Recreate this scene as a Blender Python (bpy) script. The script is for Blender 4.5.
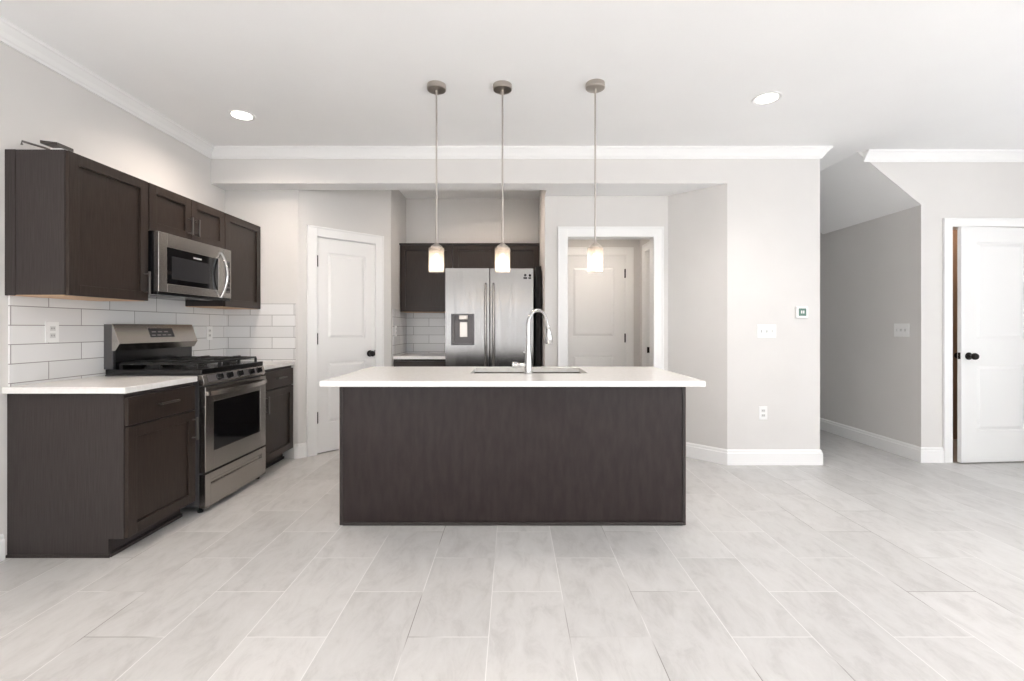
import bpy, bmesh, math, random
from mathutils import Vector, Matrix
random.seed(4)
PI = math.pi
S = bpy.context.scene
for o in list(bpy.data.objects):
    bpy.data.objects.remove(o)
C = S.collection

# ------------------------------------------------------------------ camera, world, light, exposure
cam_d = bpy.data.cameras.new('camera')
cam = bpy.data.objects.new('camera', cam_d); C.objects.link(cam)
cam.location = (0, 0, 1.24); cam.rotation_euler = (PI/2, 0, 0)
cam_d.sensor_width = 36; cam_d.lens = 36*468/1024
cam_d.shift_x = -1/1024; cam_d.shift_y = -13/1024
cam_d.clip_start = 0.05; cam_d.clip_end = 100
S.camera = cam
w = bpy.data.worlds.new('sky'); S.world = w; w.use_nodes = True
w.node_tree.nodes['Background'].inputs[0].default_value = (0.86, 0.93, 1.0, 1)
w.node_tree.nodes['Background'].inputs[1].default_value = 1.5
S.view_settings.view_transform = 'Standard'; S.view_settings.look = 'None'
S.view_settings.gamma = 1; S.view_settings.use_curve_mapping = False
S.view_settings.exposure = 0.08

def area(name, loc, rot, sx, sy, power, col):
    d = bpy.data.lights.new(name, 'AREA'); d.shape = 'RECTANGLE'; d.size = sx; d.size_y = sy
    d.energy = power; d.color = col
    o = bpy.data.objects.new(name, d); C.objects.link(o); o.location = loc; o.rotation_euler = rot
    return o
def point(name, loc, power, col, r=0.04):
    d = bpy.data.lights.new(name, 'POINT'); d.energy = power; d.color = col; d.shadow_soft_size = r
    o = bpy.data.objects.new(name, d); C.objects.link(o); o.location = loc
    return o
def spot(name, loc, power, col, ang=125, blend=0.9, r=0.06):
    d = bpy.data.lights.new(name, 'SPOT'); d.energy = power; d.color = col; d.shadow_soft_size = r
    d.spot_size = math.radians(ang); d.spot_blend = blend
    o = bpy.data.objects.new(name, d); C.objects.link(o); o.location = loc
    return o
DAY = (0.965, 0.965, 1.0); WARM = (1.0, 0.80, 0.60)
REAR = -3.0; CEIL = 2.855
WINS = [(-1.76, 26), (1.60, 26), (4.15, 30)]          # unseen windows placed for front light: centre x, lamp power
for x, p in WINS:
    area('window_daylight', (x, REAR+0.05, 1.36), (math.radians(120), 0, 0), 1.75, 2.0, p, DAY)  # lamp added inside each rear window, tilted up towards the ceiling
for y, p in ((-0.6, 24), (2.0, 20)):
    area('side_window_daylight', (5.35, y, 1.36), (0, math.radians(90+28), 0), 2.0, 1.75, p, DAY)  # lamps added at unseen side windows, tilted up to brighten the ceiling
sd = bpy.data.lights.new('sun', 'SUN'); sd.energy = 68; sd.angle = math.radians(1.5); sd.color = (1.0, 0.965, 0.95)
so = bpy.data.objects.new('sun', sd); C.objects.link(so); so.rotation_euler = (math.radians(38), 0, math.radians(-8))
DOWNLIGHTS = [(-2.06, 3.557), (1.787, 3.293), (-0.5, 0.6), (1.787, 0.4), (-2.06, 0.9), (3.9, 1.6)]  # first two are in view; the other four are added to light the room

# ------------------------------------------------------------------ materials
def mat(name, col=(0.5,)*3, rough=0.5, metal=0.0, spec=0.5, coat=0.0):
    m = bpy.data.materials.new(name); m.use_nodes = True
    b = m.node_tree.nodes['Principled BSDF']
    b.inputs['Base Color'].default_value = (*col, 1); b.inputs['Roughness'].default_value = rough
    b.inputs['Metallic'].default_value = metal; b.inputs['Specular IOR Level'].default_value = spec
    b.inputs['Coat Weight'].default_value = coat
    return m
def nd(m, t, **k):
    n = m.node_tree.nodes.new(t)
    for a, v in k.items(): setattr(n, a, v)
    return n
def lk(m, a, b): m.node_tree.links.new(a, b)
def bsdf(m): return m.node_tree.nodes['Principled BSDF']
def noisy(m, c1, c2, scale=(1, 1, 1), ns=8, detail=4, lo=0.35, hi=0.65, coord='Object'):
    tc = nd(m, 'ShaderNodeTexCoord'); mp = nd(m, 'ShaderNodeMapping'); mp.inputs['Scale'].default_value = scale
    n = nd(m, 'ShaderNodeTexNoise'); n.inputs['Scale'].default_value = ns; n.inputs['Detail'].default_value = detail
    r = nd(m, 'ShaderNodeValToRGB'); r.color_ramp.elements[0].position = lo; r.color_ramp.elements[1].position = hi
    r.color_ramp.elements[0].color = (*c1, 1); r.color_ramp.elements[1].color = (*c2, 1)
    lk(m, tc.outputs[coord], mp.inputs[0]); lk(m, mp.outputs[0], n.inputs[0]); lk(m, n.outputs[0], r.inputs[0])
    lk(m, r.outputs[0], bsdf(m).inputs['Base Color'])
    return n
def bump(m, src, strength, dist=0.002):
    b = nd(m, 'ShaderNodeBump'); b.inputs['Strength'].default_value = strength; b.inputs['Distance'].default_value = dist
    lk(m, src, b.inputs['Height']); lk(m, b.outputs[0], bsdf(m).inputs['Normal'])

M = {}
M['wall'] = mat('wall_paint', rough=0.75, spec=0.3)
n = noisy(M['wall'], (0.68, 0.665, 0.645), (0.695, 0.68, 0.66), ns=3); 
M['ceiling'] = mat('ceiling_paint', rough=0.9, spec=0.2); noisy(M['ceiling'], (0.91, 0.91, 0.905), (0.925, 0.925, 0.92), ns=2)
M['trim'] = mat('white_trim_paint', (0.86, 0.86, 0.85), 0.35)
M['door'] = mat('white_door_paint', (0.83, 0.83, 0.82), 0.38)
M['wood'] = mat('espresso_wood', rough=0.33, spec=0.28)
noisy(M['wood'], (0.024, 0.016, 0.0125), (0.036, 0.026, 0.021), scale=(26, 26, 1.2), ns=6, detail=5)
M['side'] = mat('espresso_laminate', rough=0.42, spec=0.3)
n = noisy(M['side'], (0.028, 0.022, 0.021), (0.048, 0.040, 0.038), scale=(60, 60, 1.5), ns=4, detail=5, lo=.3, hi=.7)
M['panel'] = mat('espresso_island_panel', rough=0.4, spec=0.27)
n = noisy(M['panel'], (0.022, 0.015, 0.015), (0.033, 0.024, 0.023), scale=(8, 8, 2.0), ns=3, detail=6)
n2 = nd(M['panel'], 'ShaderNodeTexNoise'); n2.inputs['Scale'].default_value = 5; n2.inputs['Detail'].default_value = 5
mr = nd(M['panel'], 'ShaderNodeMapRange'); mr.inputs['To Min'].default_value = 0.30; mr.inputs['To Max'].default_value = 0.48
lk(M['panel'], n2.outputs[0], mr.inputs[0]); lk(M['panel'], mr.outputs[0], bsdf(M['panel']).inputs['Roughness'])
M['raw'] = mat('raw_plywood', (0.62, 0.42, 0.26), 0.6)
M['edge'] = mat('pale_panel_edge', (0.55, 0.47, 0.43), 0.5)
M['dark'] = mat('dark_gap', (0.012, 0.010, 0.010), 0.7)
M['quartz'] = mat('white_quartz', rough=0.22, spec=0.5)
noisy(M['quartz'], (0.80, 0.785, 0.76), (0.85, 0.84, 0.82), ns=40, detail=6)
M['steel'] = mat('stainless_steel', (0.42, 0.395, 0.37), 0.27, 1.0)
m = M['steel']; n = nd(m, 'ShaderNodeTexNoise'); n.inputs['Scale'].default_value = 3; n.inputs['Detail'].default_value = 3
tc = nd(m, 'ShaderNodeTexCoord'); mp = nd(m, 'ShaderNodeMapping'); mp.inputs['Scale'].default_value = (1.5, 1.5, 60)
lk(m, tc.outputs['Object'], mp.inputs[0]); lk(m, mp.outputs[0], n.inputs[0])
mr = nd(m, 'ShaderNodeMapRange'); mr.inputs['To Min'].default_value = 0.26; mr.inputs['To Max'].default_value = 0.30

M['fridge'] = mat('brushed_fridge_steel', (0.30, 0.292, 0.283), 0.24, 1.0)
m = M['fridge']; n = nd(m, 'ShaderNodeTexNoise'); n.inputs['Scale'].default_value = 2; n.inputs['Detail'].default_value = 3
tc = nd(m, 'ShaderNodeTexCoord'); mp = nd(m, 'ShaderNodeMapping'); mp.inputs['Scale'].default_value = (7, 7, 0.25)
lk(m, tc.outputs['Object'], mp.inputs[0]); lk(m, mp.outputs[0], n.inputs[0]); bump(m, n.outputs[0], 0.5, 0.012)
bsdf(m).inputs['Anisotropic'].default_value = 0.7
tg = nd(m, 'ShaderNodeCombineXYZ'); tg.inputs['X'].default_value = 1; lk(m, tg.outputs[0], bsdf(m).inputs['Tangent'])
M['nickel'] = mat('brushed_nickel', (0.50, 0.46, 0.42), 0.28, 1.0)
M['chrome'] = mat('polished_chrome', (0.62, 0.62, 0.62), 0.07, 1.0)
M['handle'] = mat('dark_pewter_handle', (0.20, 0.185, 0.175), 0.3, 1.0)
M['bronze'] = mat('oil_rubbed_bronze', (0.014, 0.011, 0.010), 0.35, 0.6)
M['black'] = mat('black_enamel', (0.008, 0.008, 0.009), 0.18, 0.0, 0.5)
M['iron'] = mat('black_cast_iron', (0.010, 0.010, 0.010), 0.5)
M['graybody'] = mat('dark_grey_painted_side', (0.075, 0.073, 0.076), 0.4)
M['glass_black'] = mat('black_oven_glass', (0.006, 0.006, 0.007), 0.06, 0.0, 0.6)
M['mwglass'] = mat('grey_mesh_window', (0.03, 0.03, 0.032), 0.15)
M['plastic'] = mat('white_plastic', (0.84, 0.84, 0.83), 0.35)
M['plastic2'] = mat('pale_grey_plastic', (0.66, 0.66, 0.65), 0.4)
M['screen'] = mat('green_grey_lcd', (0.10, 0.19, 0.15), 0.25)
M['disp'] = mat('dark_display', (0.03, 0.03, 0.032), 0.15)
M['graymetal'] = mat('grey_dispenser_plastic', (0.14, 0.13, 0.13), 0.35, 0.3)
M['tan'] = mat('tan_room_paint', (0.34, 0.25, 0.19), 0.8)

def emis(name, col, s):
    m = bpy.data.materials.new(name); m.use_nodes = True
    b = bsdf(m); b.inputs['Base Color'].default_value = (0.9, 0.88, 0.85, 1)
    b.inputs['Emission Color'].default_value = (*col, 1); b.inputs['Emission Strength'].default_value = s
    return m
M['lamp'] = emis('downlight_lens', (1, 0.93, 0.83), 9)
M['bulb'] = emis('frosted_bulb', (1.0, 0.82, 0.6), 7)
# ribbed frosted glass shade: see-through with a milky scatter
m = bpy.data.materials.new('seeded_glass_shade'); m.use_nodes = True; nt = m.node_tree; nt.nodes.clear()
out = nt.nodes.new('ShaderNodeOutputMaterial'); tr = nt.nodes.new('ShaderNodeBsdfTransparent'); tl = nt.nodes.new('ShaderNodeBsdfTranslucent')
gl = nt.nodes.new('ShaderNodeBsdfGlossy'); gl.inputs['Roughness'].default_value = 0.15
tl.inputs[0].default_value = (1, 0.95, 0.9, 1); tr.inputs[0].default_value = (1, 0.97, 0.94, 1)
m1 = nt.nodes.new('ShaderNodeMixShader'); m2 = nt.nodes.new('ShaderNodeMixShader')
nz = nt.nodes.new('ShaderNodeTexNoise'); nz.inputs['Scale'].default_value = 60
mr = nt.nodes.new('ShaderNodeMapRange'); mr.inputs['To Min'].default_value = 0.12; mr.inputs['To Max'].default_value = 0.40
nt.links.new(nz.outputs[0], mr.inputs[0]); nt.links.new(mr.outputs[0], m1.inputs[0])
nt.links.new(tr.outputs[0], m1.inputs[1]); nt.links.new(tl.outputs[0], m1.inputs[2])
m2.inputs[0].default_value = 0.08; nt.links.new(m1.outputs[0], m2.inputs[1]); nt.links.new(gl.outputs[0], m2.inputs[2])
nt.links.new(m2.outputs[0], out.inputs[0]); M['shade'] = m
m = bpy.data.materials.new('window_glass'); m.use_nodes = True; nt = m.node_tree; nt.nodes.clear()
out = nt.nodes.new('ShaderNodeOutputMaterial'); tr = nt.nodes.new('ShaderNodeBsdfTransparent'); gl = nt.nodes.new('ShaderNodeBsdfGlossy')
gl.inputs['Roughness'].default_value = 0.02; m2 = nt.nodes.new('ShaderNodeMixShader'); m2.inputs[0].default_value = 0.06
nt.links.new(tr.outputs[0], m2.inputs[1]); nt.links.new(gl.outputs[0], m2.inputs[2]); nt.links.new(m2.outputs[0], out.inputs[0]); M['pane'] = m

# floor tile: 12x24 running bond, long side towards the back of the room
m = mat('porcelain_floor_tile', rough=0.38, spec=0.45); M['floor'] = m
tc = nd(m, 'ShaderNodeTexCoord'); sp = nd(m, 'ShaderNodeSeparateXYZ'); cb = nd(m, 'ShaderNodeCombineXYZ')
ax = nd(m, 'ShaderNodeMath', operation='SUBTRACT'); ax.inputs[1].default_value = 1.553 - 0.644*20
ay = nd(m, 'ShaderNodeMath', operation='SUBTRACT'); ay.inputs[1].default_value = 0.227 - 0.3245*20
lk(m, tc.outputs['Object'], sp.inputs[0]); lk(m, sp.outputs['Y'], ax.inputs[0]); lk(m, sp.outputs['X'], ay.inputs[0])
lk(m, ax.outputs[0], cb.inputs['X']); lk(m, ay.outputs[0], cb.inputs['Y'])
br = nd(m, 'ShaderNodeTexBrick'); br.offset = 0.5; br.offset_frequency = 2
br.inputs['Scale'].default_value = 1; br.inputs['Mortar Size'].default_value = 0.0021; br.inputs['Mortar Smooth'].default_value = 0.3
br.inputs['Brick Width'].default_value = 0.644; br.inputs['Row Height'].default_value = 0.3245
br.inputs['Color1'].default_value = (0.0, 0, 0, 1); br.inputs['Color2'].default_value = (1, 1, 1, 1); br.inputs['Mortar'].default_value = (0.5, 0.5, 0.5, 1)
lk(m, cb.outputs[0], br.inputs['Vector'])
# per tile shift of the veining
vm = nd(m, 'ShaderNodeVectorMath', operation='MULTIPLY_ADD'); vm.inputs[1].default_value = (7, 13, 5)
lk(m, br.outputs['Color'], vm.inputs[0]); lk(m, tc.outputs['Object'], vm.inputs[2])
mp = nd(m, 'ShaderNodeMapping'); mp.inputs['Rotation'].default_value = (0, 0, 0.5); mp.inputs['Scale'].default_value = (7.0, 3.0, 1)
lk(m, vm.outputs[0], mp.inputs[0])
n1 = nd(m, 'ShaderNodeTexNoise'); n1.inputs['Scale'].default_value = 1.6; n1.inputs['Detail'].default_value = 8; n1.inputs['Roughness'].default_value = 0.72; n1.inputs['Distortion'].default_value = 0.5
lk(m, mp.outputs[0], n1.inputs[0])
rp = nd(m, 'ShaderNodeValToRGB'); e = rp.color_ramp.elements; e[0].position = 0.34; e[1].position = 0.68
e[0].color = (0.465, 0.459, 0.452, 1); e[1].color = (0.58, 0.577, 0.57, 1)
e2 = e.new(0.5); e2.color = (0.54, 0.535, 0.527, 1)
lk(m, n1.outputs[0], rp.inputs[0])
tint = nd(m, 'ShaderNodeMapRange'); tint.inputs['To Min'].default_value = 0.93; tint.inputs['To Max'].default_value = 1.05
lk(m, br.outputs['Color'], tint.inputs[0])
ml = nd(m, 'ShaderNodeVectorMath', operation='SCALE'); lk(m, rp.outputs[0], ml.inputs[0]); lk(m, tint.outputs[0], ml.inputs['Scale'])
gn = nd(m, 'ShaderNodeTexNoise'); gn.inputs['Scale'].default_value = 1.1; gn.inputs['Detail'].default_value = 1
lk(m, tc.outputs['Object'], gn.inputs[0])
gr = nd(m, 'ShaderNodeValToRGB'); g = gr.color_ramp.elements; g[0].position = 0.40; g[1].position = 0.46
g[0].color = (0.22, 0.21, 0.20, 1); g[1].color = (0.70, 0.695, 0.685, 1); lk(m, gn.outputs[0], gr.inputs[0])
mx = nd(m, 'ShaderNodeMix', data_type='RGBA'); lk(m, br.outputs['Fac'], mx.inputs['Factor'])
lk(m, ml.outputs[0], mx.inputs['A']); lk(m, gr.outputs[0], mx.inputs['B']); lk(m, mx.outputs['Result'], bsdf(m).inputs['Base Color'])
bump(m, n1.outputs[0], 0.08, 0.003)

def subway(name, ux, x0, z0=0.936-0.1055*4, tw=0.415, th=0.1055):
    """white glazed tile; ux = world axis the courses run along, x0 = a joint of the odd courses"""
    m = mat(name, rough=0.16, spec=0.5)
    tc = nd(m, 'ShaderNodeTexCoord'); sp = nd(m, 'ShaderNodeSeparateXYZ'); cb = nd(m, 'ShaderNodeCombineXYZ')
    a = nd(m, 'ShaderNodeMath', operation='SUBTRACT'); a.inputs[1].default_value = x0 - tw*20
    b = nd(m, 'ShaderNodeMath', operation='SUBTRACT'); b.inputs[1].default_value = z0
    lk(m, tc.outputs['Object'], sp.inputs[0]); lk(m, sp.outputs[ux], a.inputs[0]); lk(m, sp.outputs['Z'], b.inputs[0])
    lk(m, a.outputs[0], cb.inputs['X']); lk(m, b.outputs[0], cb.inputs['Y'])
    br = nd(m, 'ShaderNodeTexBrick'); br.offset = 0.5; br.offset_frequency = 2
    br.inputs['Scale'].default_value = 1; br.inputs['Mortar Size'].default_value = 0.0024; br.inputs['Mortar Smooth'].default_value = 0.2
    br.inputs['Brick Width'].default_value = tw; br.inputs['Row Height'].default_value = th
    br.inputs['Color1'].default_value = (0.74, 0.74, 0.735, 1); br.inputs['Color2'].default_value = (0.80, 0.80, 0.795, 1)
    br.inputs['Mortar'].default_value = (0.30, 0.29, 0.28, 1)
    lk(m, cb.outputs[0], br.inputs['Vector']); lk(m, br.outputs['Color'], bsdf(m).inputs['Base Color'])
    inv = nd(m, 'ShaderNodeMath', operation='SUBTRACT'); inv.inputs[0].default_value = 1; lk(m, br.outputs['Fac'], inv.inputs[1])
    bump(m, inv.outputs[0], 0.5, 0.002)
    return m
M['subY'] = subway('subway_tile_side', 'Y', 2.743+0.2075)
M['subX'] = subway('subway_tile_back', 'X', -2.281)
M['subR'] = subway('subway_tile_recess', 'X', -1.05, tw=0.39)
M['subRY'] = subway('subway_tile_recess_side', 'Y', 5.5)

# ------------------------------------------------------------------ mesh helpers
class MB:
    def __init__(s): s.bm = bmesh.new()
    def box(s, x0, x1, y0, y1, z0, z1):
        v = [s.bm.verts.new(p) for p in ((x0,y0,z0),(x1,y0,z0),(x1,y1,z0),(x0,y1,z0),(x0,y0,z1),(x1,y0,z1),(x1,y1,z1),(x0,y1,z1))]
        for f in ((0,3,2,1),(4,5,6,7),(0,1,5,4),(1,2,6,5),(2,3,7,6),(3,0,4,7)): s.bm.faces.new([v[i] for i in f])
        return s
    def prism(s, pts, a0, a1, axis='z'):
        """closed polygon pts (2-D) extruded along an axis"""
        def P(p, a):
            return {'z': (p[0], p[1], a), 'y': (p[0], a, p[1]), 'x': (a, p[0], p[1])}[axis]
        A = [s.bm.verts.new(P(p, a0)) for p in pts]; B = [s.bm.verts.new(P(p, a1)) for p in pts]; n = len(pts)
        s.bm.faces.new(A); s.bm.faces.new(B[::-1])
        for i in range(n): s.bm.faces.new((A[i], B[i], B[(i+1) % n], A[(i+1) % n]))
        return s
    def lathe(s, prof, o=(0,0,0), axis='z', n=32):
        """prof: (radius, height) list, capped where radius is 0"""
        rings = []
        for r, h in prof:
            if r < 1e-6: pts = [(0, 0, h)]
            else: pts = [(r*math.cos(2*PI*k/n), r*math.sin(2*PI*k/n), h) for k in range(n)]
            q = []
            for x, y, z in pts:
                if axis == 'x': x, y, z = z, x, y
                elif axis == 'y': x, y, z = x, z, y
                elif axis == '-y': x, y, z = x, -z, y
                q.append(s.bm.verts.new((x+o[0], y+o[1], z+o[2])))
            rings.append(q)
        for a, b in zip(rings, rings[1:]):
            for k in range(n):
                k2 = (k+1) % n
                if len(a) == 1 and len(b) == 1: continue
                if len(a) == 1: s.bm.faces.new((a[0], b[k], b[k2]))
                elif len(b) == 1: s.bm.faces.new((a[k], b[0], a[k2]))
                else: s.bm.faces.new((a[k], b[k], b[k2], a[k2]))
        return s
    def cyl(s, r, h, o=(0,0,0), axis='z', n=24): return s.lathe([(0,0),(r,0),(r,h),(0,h)], o, axis, n)
    def tube(s, pts, r, n=12):
        pts = [Vector(p) for p in pts]; rs = r if isinstance(r, (list, tuple)) else [r]*len(pts)
        up = None; rings = []
        for i, p in enumerate(pts):
            t = ((pts[min(i+1, len(pts)-1)] - pts[max(i-1, 0)])).normalized()
            if up is None: up = Vector((0,0,1)) if abs(t.z) < 0.9 else Vector((1,0,0))
            a = (up - t*up.dot(t)).normalized(); up = a; b = t.cross(a)
            rings.append([s.bm.verts.new(p + (a*math.cos(2*PI*k/n) + b*math.sin(2*PI*k/n))*rs[i]) for k in range(n)])
        for A, B in zip(rings, rings[1:]):
            for k in range(n): s.bm.faces.new((A[k], A[(k+1) % n], B[(k+1) % n], B[k]))
        s.bm.faces.new(rings[0][::-1]); s.bm.faces.new(rings[-1])
        return s
    def sweep(s, path, prof):
        """profile (offset to the right of the path, height) mitred along an open 2-D path"""
        P = [Vector(p) for p in path]; rings = []
        for i, p in enumerate(P):
            d0 = (P[i]-P[i-1]).normalized() if i else None
            d1 = (P[i+1]-P[i]).normalized() if i < len(P)-1 else None
            n0 = Vector((d0.y, -d0.x)) if d0 else None; n1 = Vector((d1.y, -d1.x)) if d1 else None
            if n0 is None: nn = n1
            elif n1 is None: nn = n0
            else: nn = (n0+n1); nn = nn/(nn.dot(n0))
            rings.append([s.bm.verts.new((p.x+nn.x*o, p.y+nn.y*o, z)) for o, z in prof])
        n = len(prof)
        for A, B in zip(rings, rings[1:]):
            for k in range(n): s.bm.faces.new((A[k], A[(k+1) % n], B[(k+1) % n], B[k]))
        s.bm.faces.new(rings[0][::-1]); s.bm.faces.new(rings[-1])
        return s
    def xform(s, mx): bmesh.ops.transform(s.bm, matrix=mx, verts=s.bm.verts); return s
    def build(s, name, material, parent=None, bevel=0.0, smooth=False, seg=2):
        bmesh.ops.recalc_face_normals(s.bm, faces=s.bm.faces)
        me = bpy.data.meshes.new(name); s.bm.to_mesh(me); s.bm.free()
        me.materials.append(M[material] if isinstance(material, str) else material)
        o = bpy.data.objects.new(name, me); C.objects.link(o)
        if parent: o.parent = parent
        if smooth:
            for p in me.polygons: p.use_smooth = True
            md = o.modifiers.new('edges', 'EDGE_SPLIT'); md.split_angle = math.radians(38)
        if bevel:
            md = o.modifiers.new('bevel', 'BEVEL'); md.width = bevel; md.segments = seg; md.limit_method = 'ANGLE'
            md.angle_limit = math.radians(40)
        return o
def box(*a): return MB().box(*a)
def struct(o): o['kind'] = 'structure'; return o
def tag(o, label, cat, group=None):
    o['label'] = label; o['category'] = cat
    if group: o['group'] = group
    return o
def thing(name, label, cat, loc=(0,0,0), rotz=0, group=None):
    o = bpy.data.objects.new(name, None); C.objects.link(o); o.location = loc; o.rotation_euler = (0, 0, rotz)
    o.empty_display_size = 0.1
    return tag(o, label, cat, group)
def sempty(name, loc, rotz=0):
    o = bpy.data.objects.new(name, None); C.objects.link(o); o.location = loc; o.rotation_euler = (0, 0, rotz)
    o.empty_display_size = 0.1
    return struct(o)
def dup(root, loc=None, rotz=None, label=None):
    r = root.copy(); C.objects.link(r)
    if loc: r.location = loc
    if rotz is not None: r.rotation_euler = (0, 0, rotz)
    if label: r['label'] = label
    for ch in list(root.children):
        c = ch.copy(); C.objects.link(c); c.parent = r
        for g in list(ch.children):
            d = g.copy(); C.objects.link(d); d.parent = c
    return r

# ------------------------------------------------------------------ room shell
XL, XR, YB = -2.73, 5.4, 4.44
SOF = 2.545; FRONT = 4.23
struct(box(-3.2, 5.6, REAR-0.2, 7.4, -0.12, 0).build('floor', 'floor'))
struct(box(-3.2, 5.6, REAR-0.2, 7.4, CEIL, CEIL+0.12).build('ceiling', 'ceiling'))
struct(box(XL-0.12, XL, REAR-0.12, 4.56, 0, CEIL).build('wall_left', 'wall'))
struct(box(XL-0.12, -2.035, YB, YB+0.12, 0, CEIL).build('wall_kitchen_back', 'wall'))
# rear wall with three window openings
mb = MB(); xs = [XL]
for x, p in WINS:
    mb.box(xs[-1], x-0.95, REAR-0.12, REAR, 0, CEIL); xs.append(x+0.95)
    mb.box(x-0.95, x+0.95, REAR-0.12, REAR, 0, 0.3); mb.box(x-0.95, x+0.95, REAR-0.12, REAR, 2.42, CEIL)
mb.box(xs[-1], XR, REAR-0.12, REAR, 0, CEIL)
struct(mb.build('wall_rear', 'wall'))
mb = MB()
mb.box(XR, XR+0.12, REAR-0.12, -1.55, 0, CEIL); mb.box(XR, XR+0.12, 0.35, 1.05, 0, CEIL); mb.box(XR, XR+0.12, 2.95, 7.3, 0, CEIL)
for y in (-1.55, 1.05): mb.box(XR, XR+0.12, y, y+1.9, 0, 0.3); mb.box(XR, XR+0.12, y, y+1.9, 2.42, CEIL)
struct(mb.build('wall_right', 'wall'))
def window(i, loc, rotz):
    r = sempty('window_%d' % i, loc, rotz)
    mb = MB(); mb.box(-0.95, 0.95, 0.02, 0.08, 0.3, 0.36); mb.box(-0.95, 0.95, 0.02, 0.08, 2.36, 2.42)
    mb.box(-0.95, -0.89, 0.02, 0.08, 0.36, 2.36); mb.box(0.89, 0.95, 0.02, 0.08, 0.36, 2.36)
    mb.box(-0.03, 0.03, 0.02, 0.08, 0.36, 2.36)
    mb.build('window_frame', 'trim', r)
    box(-0.89, -0.03, 0.045, 0.052, 0.36, 2.36).build('pane', 'pane', r)
    box(0.03, 0.89, 0.045, 0.052, 0.36, 2.36).build('pane', 'pane', r)
for i, (x, p) in enumerate(WINS): window(i+1, (x, REAR, 0), PI)
window(4, (XR, -0.6, 0), -PI/2); window(5, (XR, 2.0, 0), -PI/2)  # unseen side windows, put in to go with the added fill lamps
# outer walls of the house behind the kitchen
struct(box(-3.2, 5.6, 7.2, 7.3, 0, CEIL).build('wall_house_back', 'tan'))
struct(box(-3.2, -3.1, 4.56, 7.2, 0, CEIL).build('wall_house_left', 'tan'))
struct(box(-3.1, XL-0.12, 4.44, 4.56, 0, CEIL).build('wall_house_corner', 'tan'))

# pantry wall on the diagonal, with its door opening
R2 = math.sqrt(2)/2; PX, PY = -2.035, 4.44
def frame_wall(L, H, s0, s1, h, t=0.12):
    mb = MB(); mb.box(0, s0, 0, t, 0, H); mb.box(s1, L, 0, t, 0, H); mb.box(s0, s1, 0, t, h, H)
    return mb
o = struct(frame_wall(0.984, CEIL, 0.158, 0.805, 2.145).build('wall_pantry', 'wall')); o.location = (PX, PY, 0); o.rotation_euler = (0, 0, PI/4)
XA, XB, YR = -1.339, 0.317, 5.857
struct(box(XA-0.12, XA, 5.136, YR+0.12, 0, CEIL).build('wall_recess_left', 'wall'))
struct(box(XA, XB, YR, YR+0.12, 0, CEIL).build('wall_recess_back', 'wall'))
struct(box(XB, XB+0.12, 4.637, 6.0, 0, CEIL).build('wall_recess_right', 'wall'))
o = struct(frame_wall(1.536-XB-0.12, CEIL, 0.54-XB-0.12, 1.39-XB-0.12, 2.137).build('wall_doorway', 'wall')); o.location = (XB+0.12, 4.637, 0)
# back hall
HB = 5.80
o = struct(frame_wall(1.57-XB-0.12, CEIL, 0.59-XB-0.12, 1.405-XB-0.12, 2.145).build('wall_hall_back', 'wall')); o.location = (XB+0.12, HB, 0)
o = struct(frame_wall(1.165, CEIL, 0.385, 1.10, 2.145).build('wall_hall_right', 'wall')); o.location = (1.57, 5.92, 0); o.rotation_euler = (0, 0, -PI/2)
struct(box(XB+0.12, 1.57, 4.757, HB, 2.50, 2.53).build('ceiling_hall', 'ceiling'))
# diagonal wall and the column wall beside the hall
struct(MB().prism([(1.536, 4.637), (1.937, FRONT), (1.937, FRONT+0.17), (1.57, 4.757), (1.536, 4.757)], 0, CEIL).build('wall_angled', 'wall'))
struct(MB().prism([(1.937, FRONT), (2.775, FRONT), (2.775, 6.2), (2.655, 6.2), (2.655, FRONT+0.12), (1.937, FRONT+0.12)], 0, CEIL).build('wall_column', 'wall'))
struct(box(XL, XB, FRONT+0.001, YB-0.001, SOF-0.002, SOF).build('trim_beam_underside', 'ceiling'))
struct(MB().prism([(XB, FRONT+0.001), (1.934, FRONT+0.001), (1.535, 4.636), (XB, 4.636)], SOF-0.002, SOF).build('trim_soffit_underside', 'ceiling'))
struct(box(XL, XB, FRONT, YB, SOF, CEIL).build('trim_beam', 'wall'))
struct(MB().prism([(XB, FRONT), (1.937, FRONT), (1.536, 4.637), (XB, 4.637)], SOF, CEIL).build('trim_soffit', 'wall'))
# stair hall
GX, RF = 3.76, 4.311
struct(box(2.655, GX+0.12, 6.2, 6.32, 0, CEIL).build('wall_stair_hall_end', 'wall'))
struct(box(GX, GX+0.12, RF+0.12, 6.2, 0, CEIL).build('wall_stair_hall', 'wall'))
mb = MB(); mb.box(GX, 4.025, RF, RF+0.12, 0, CEIL); mb.box(4.025, 4.86, RF, RF+0.12, 2.175, CEIL); mb.box(4.86, XR, RF, RF+0.12, 0, CEIL)
struct(mb.build('wall_closet_front', 'wall'))
struct(MB().prism([(3.17, CEIL), (GX, CEIL), (GX, 2.37)], RF, RF+0.004, 'y').build('wall_stair_gable', 'wall'))
struct(MB().prism([(3.17, CEIL), (GX, CEIL), (GX, 2.37)], RF+0.004, 5.68, 'y').build('ceiling_stair_slope', 'ceiling'))
struct(box(GX+0.12, XR, 5.2, 5.32, 0, CEIL).build('wall_closet_back', 'tan'))

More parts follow.
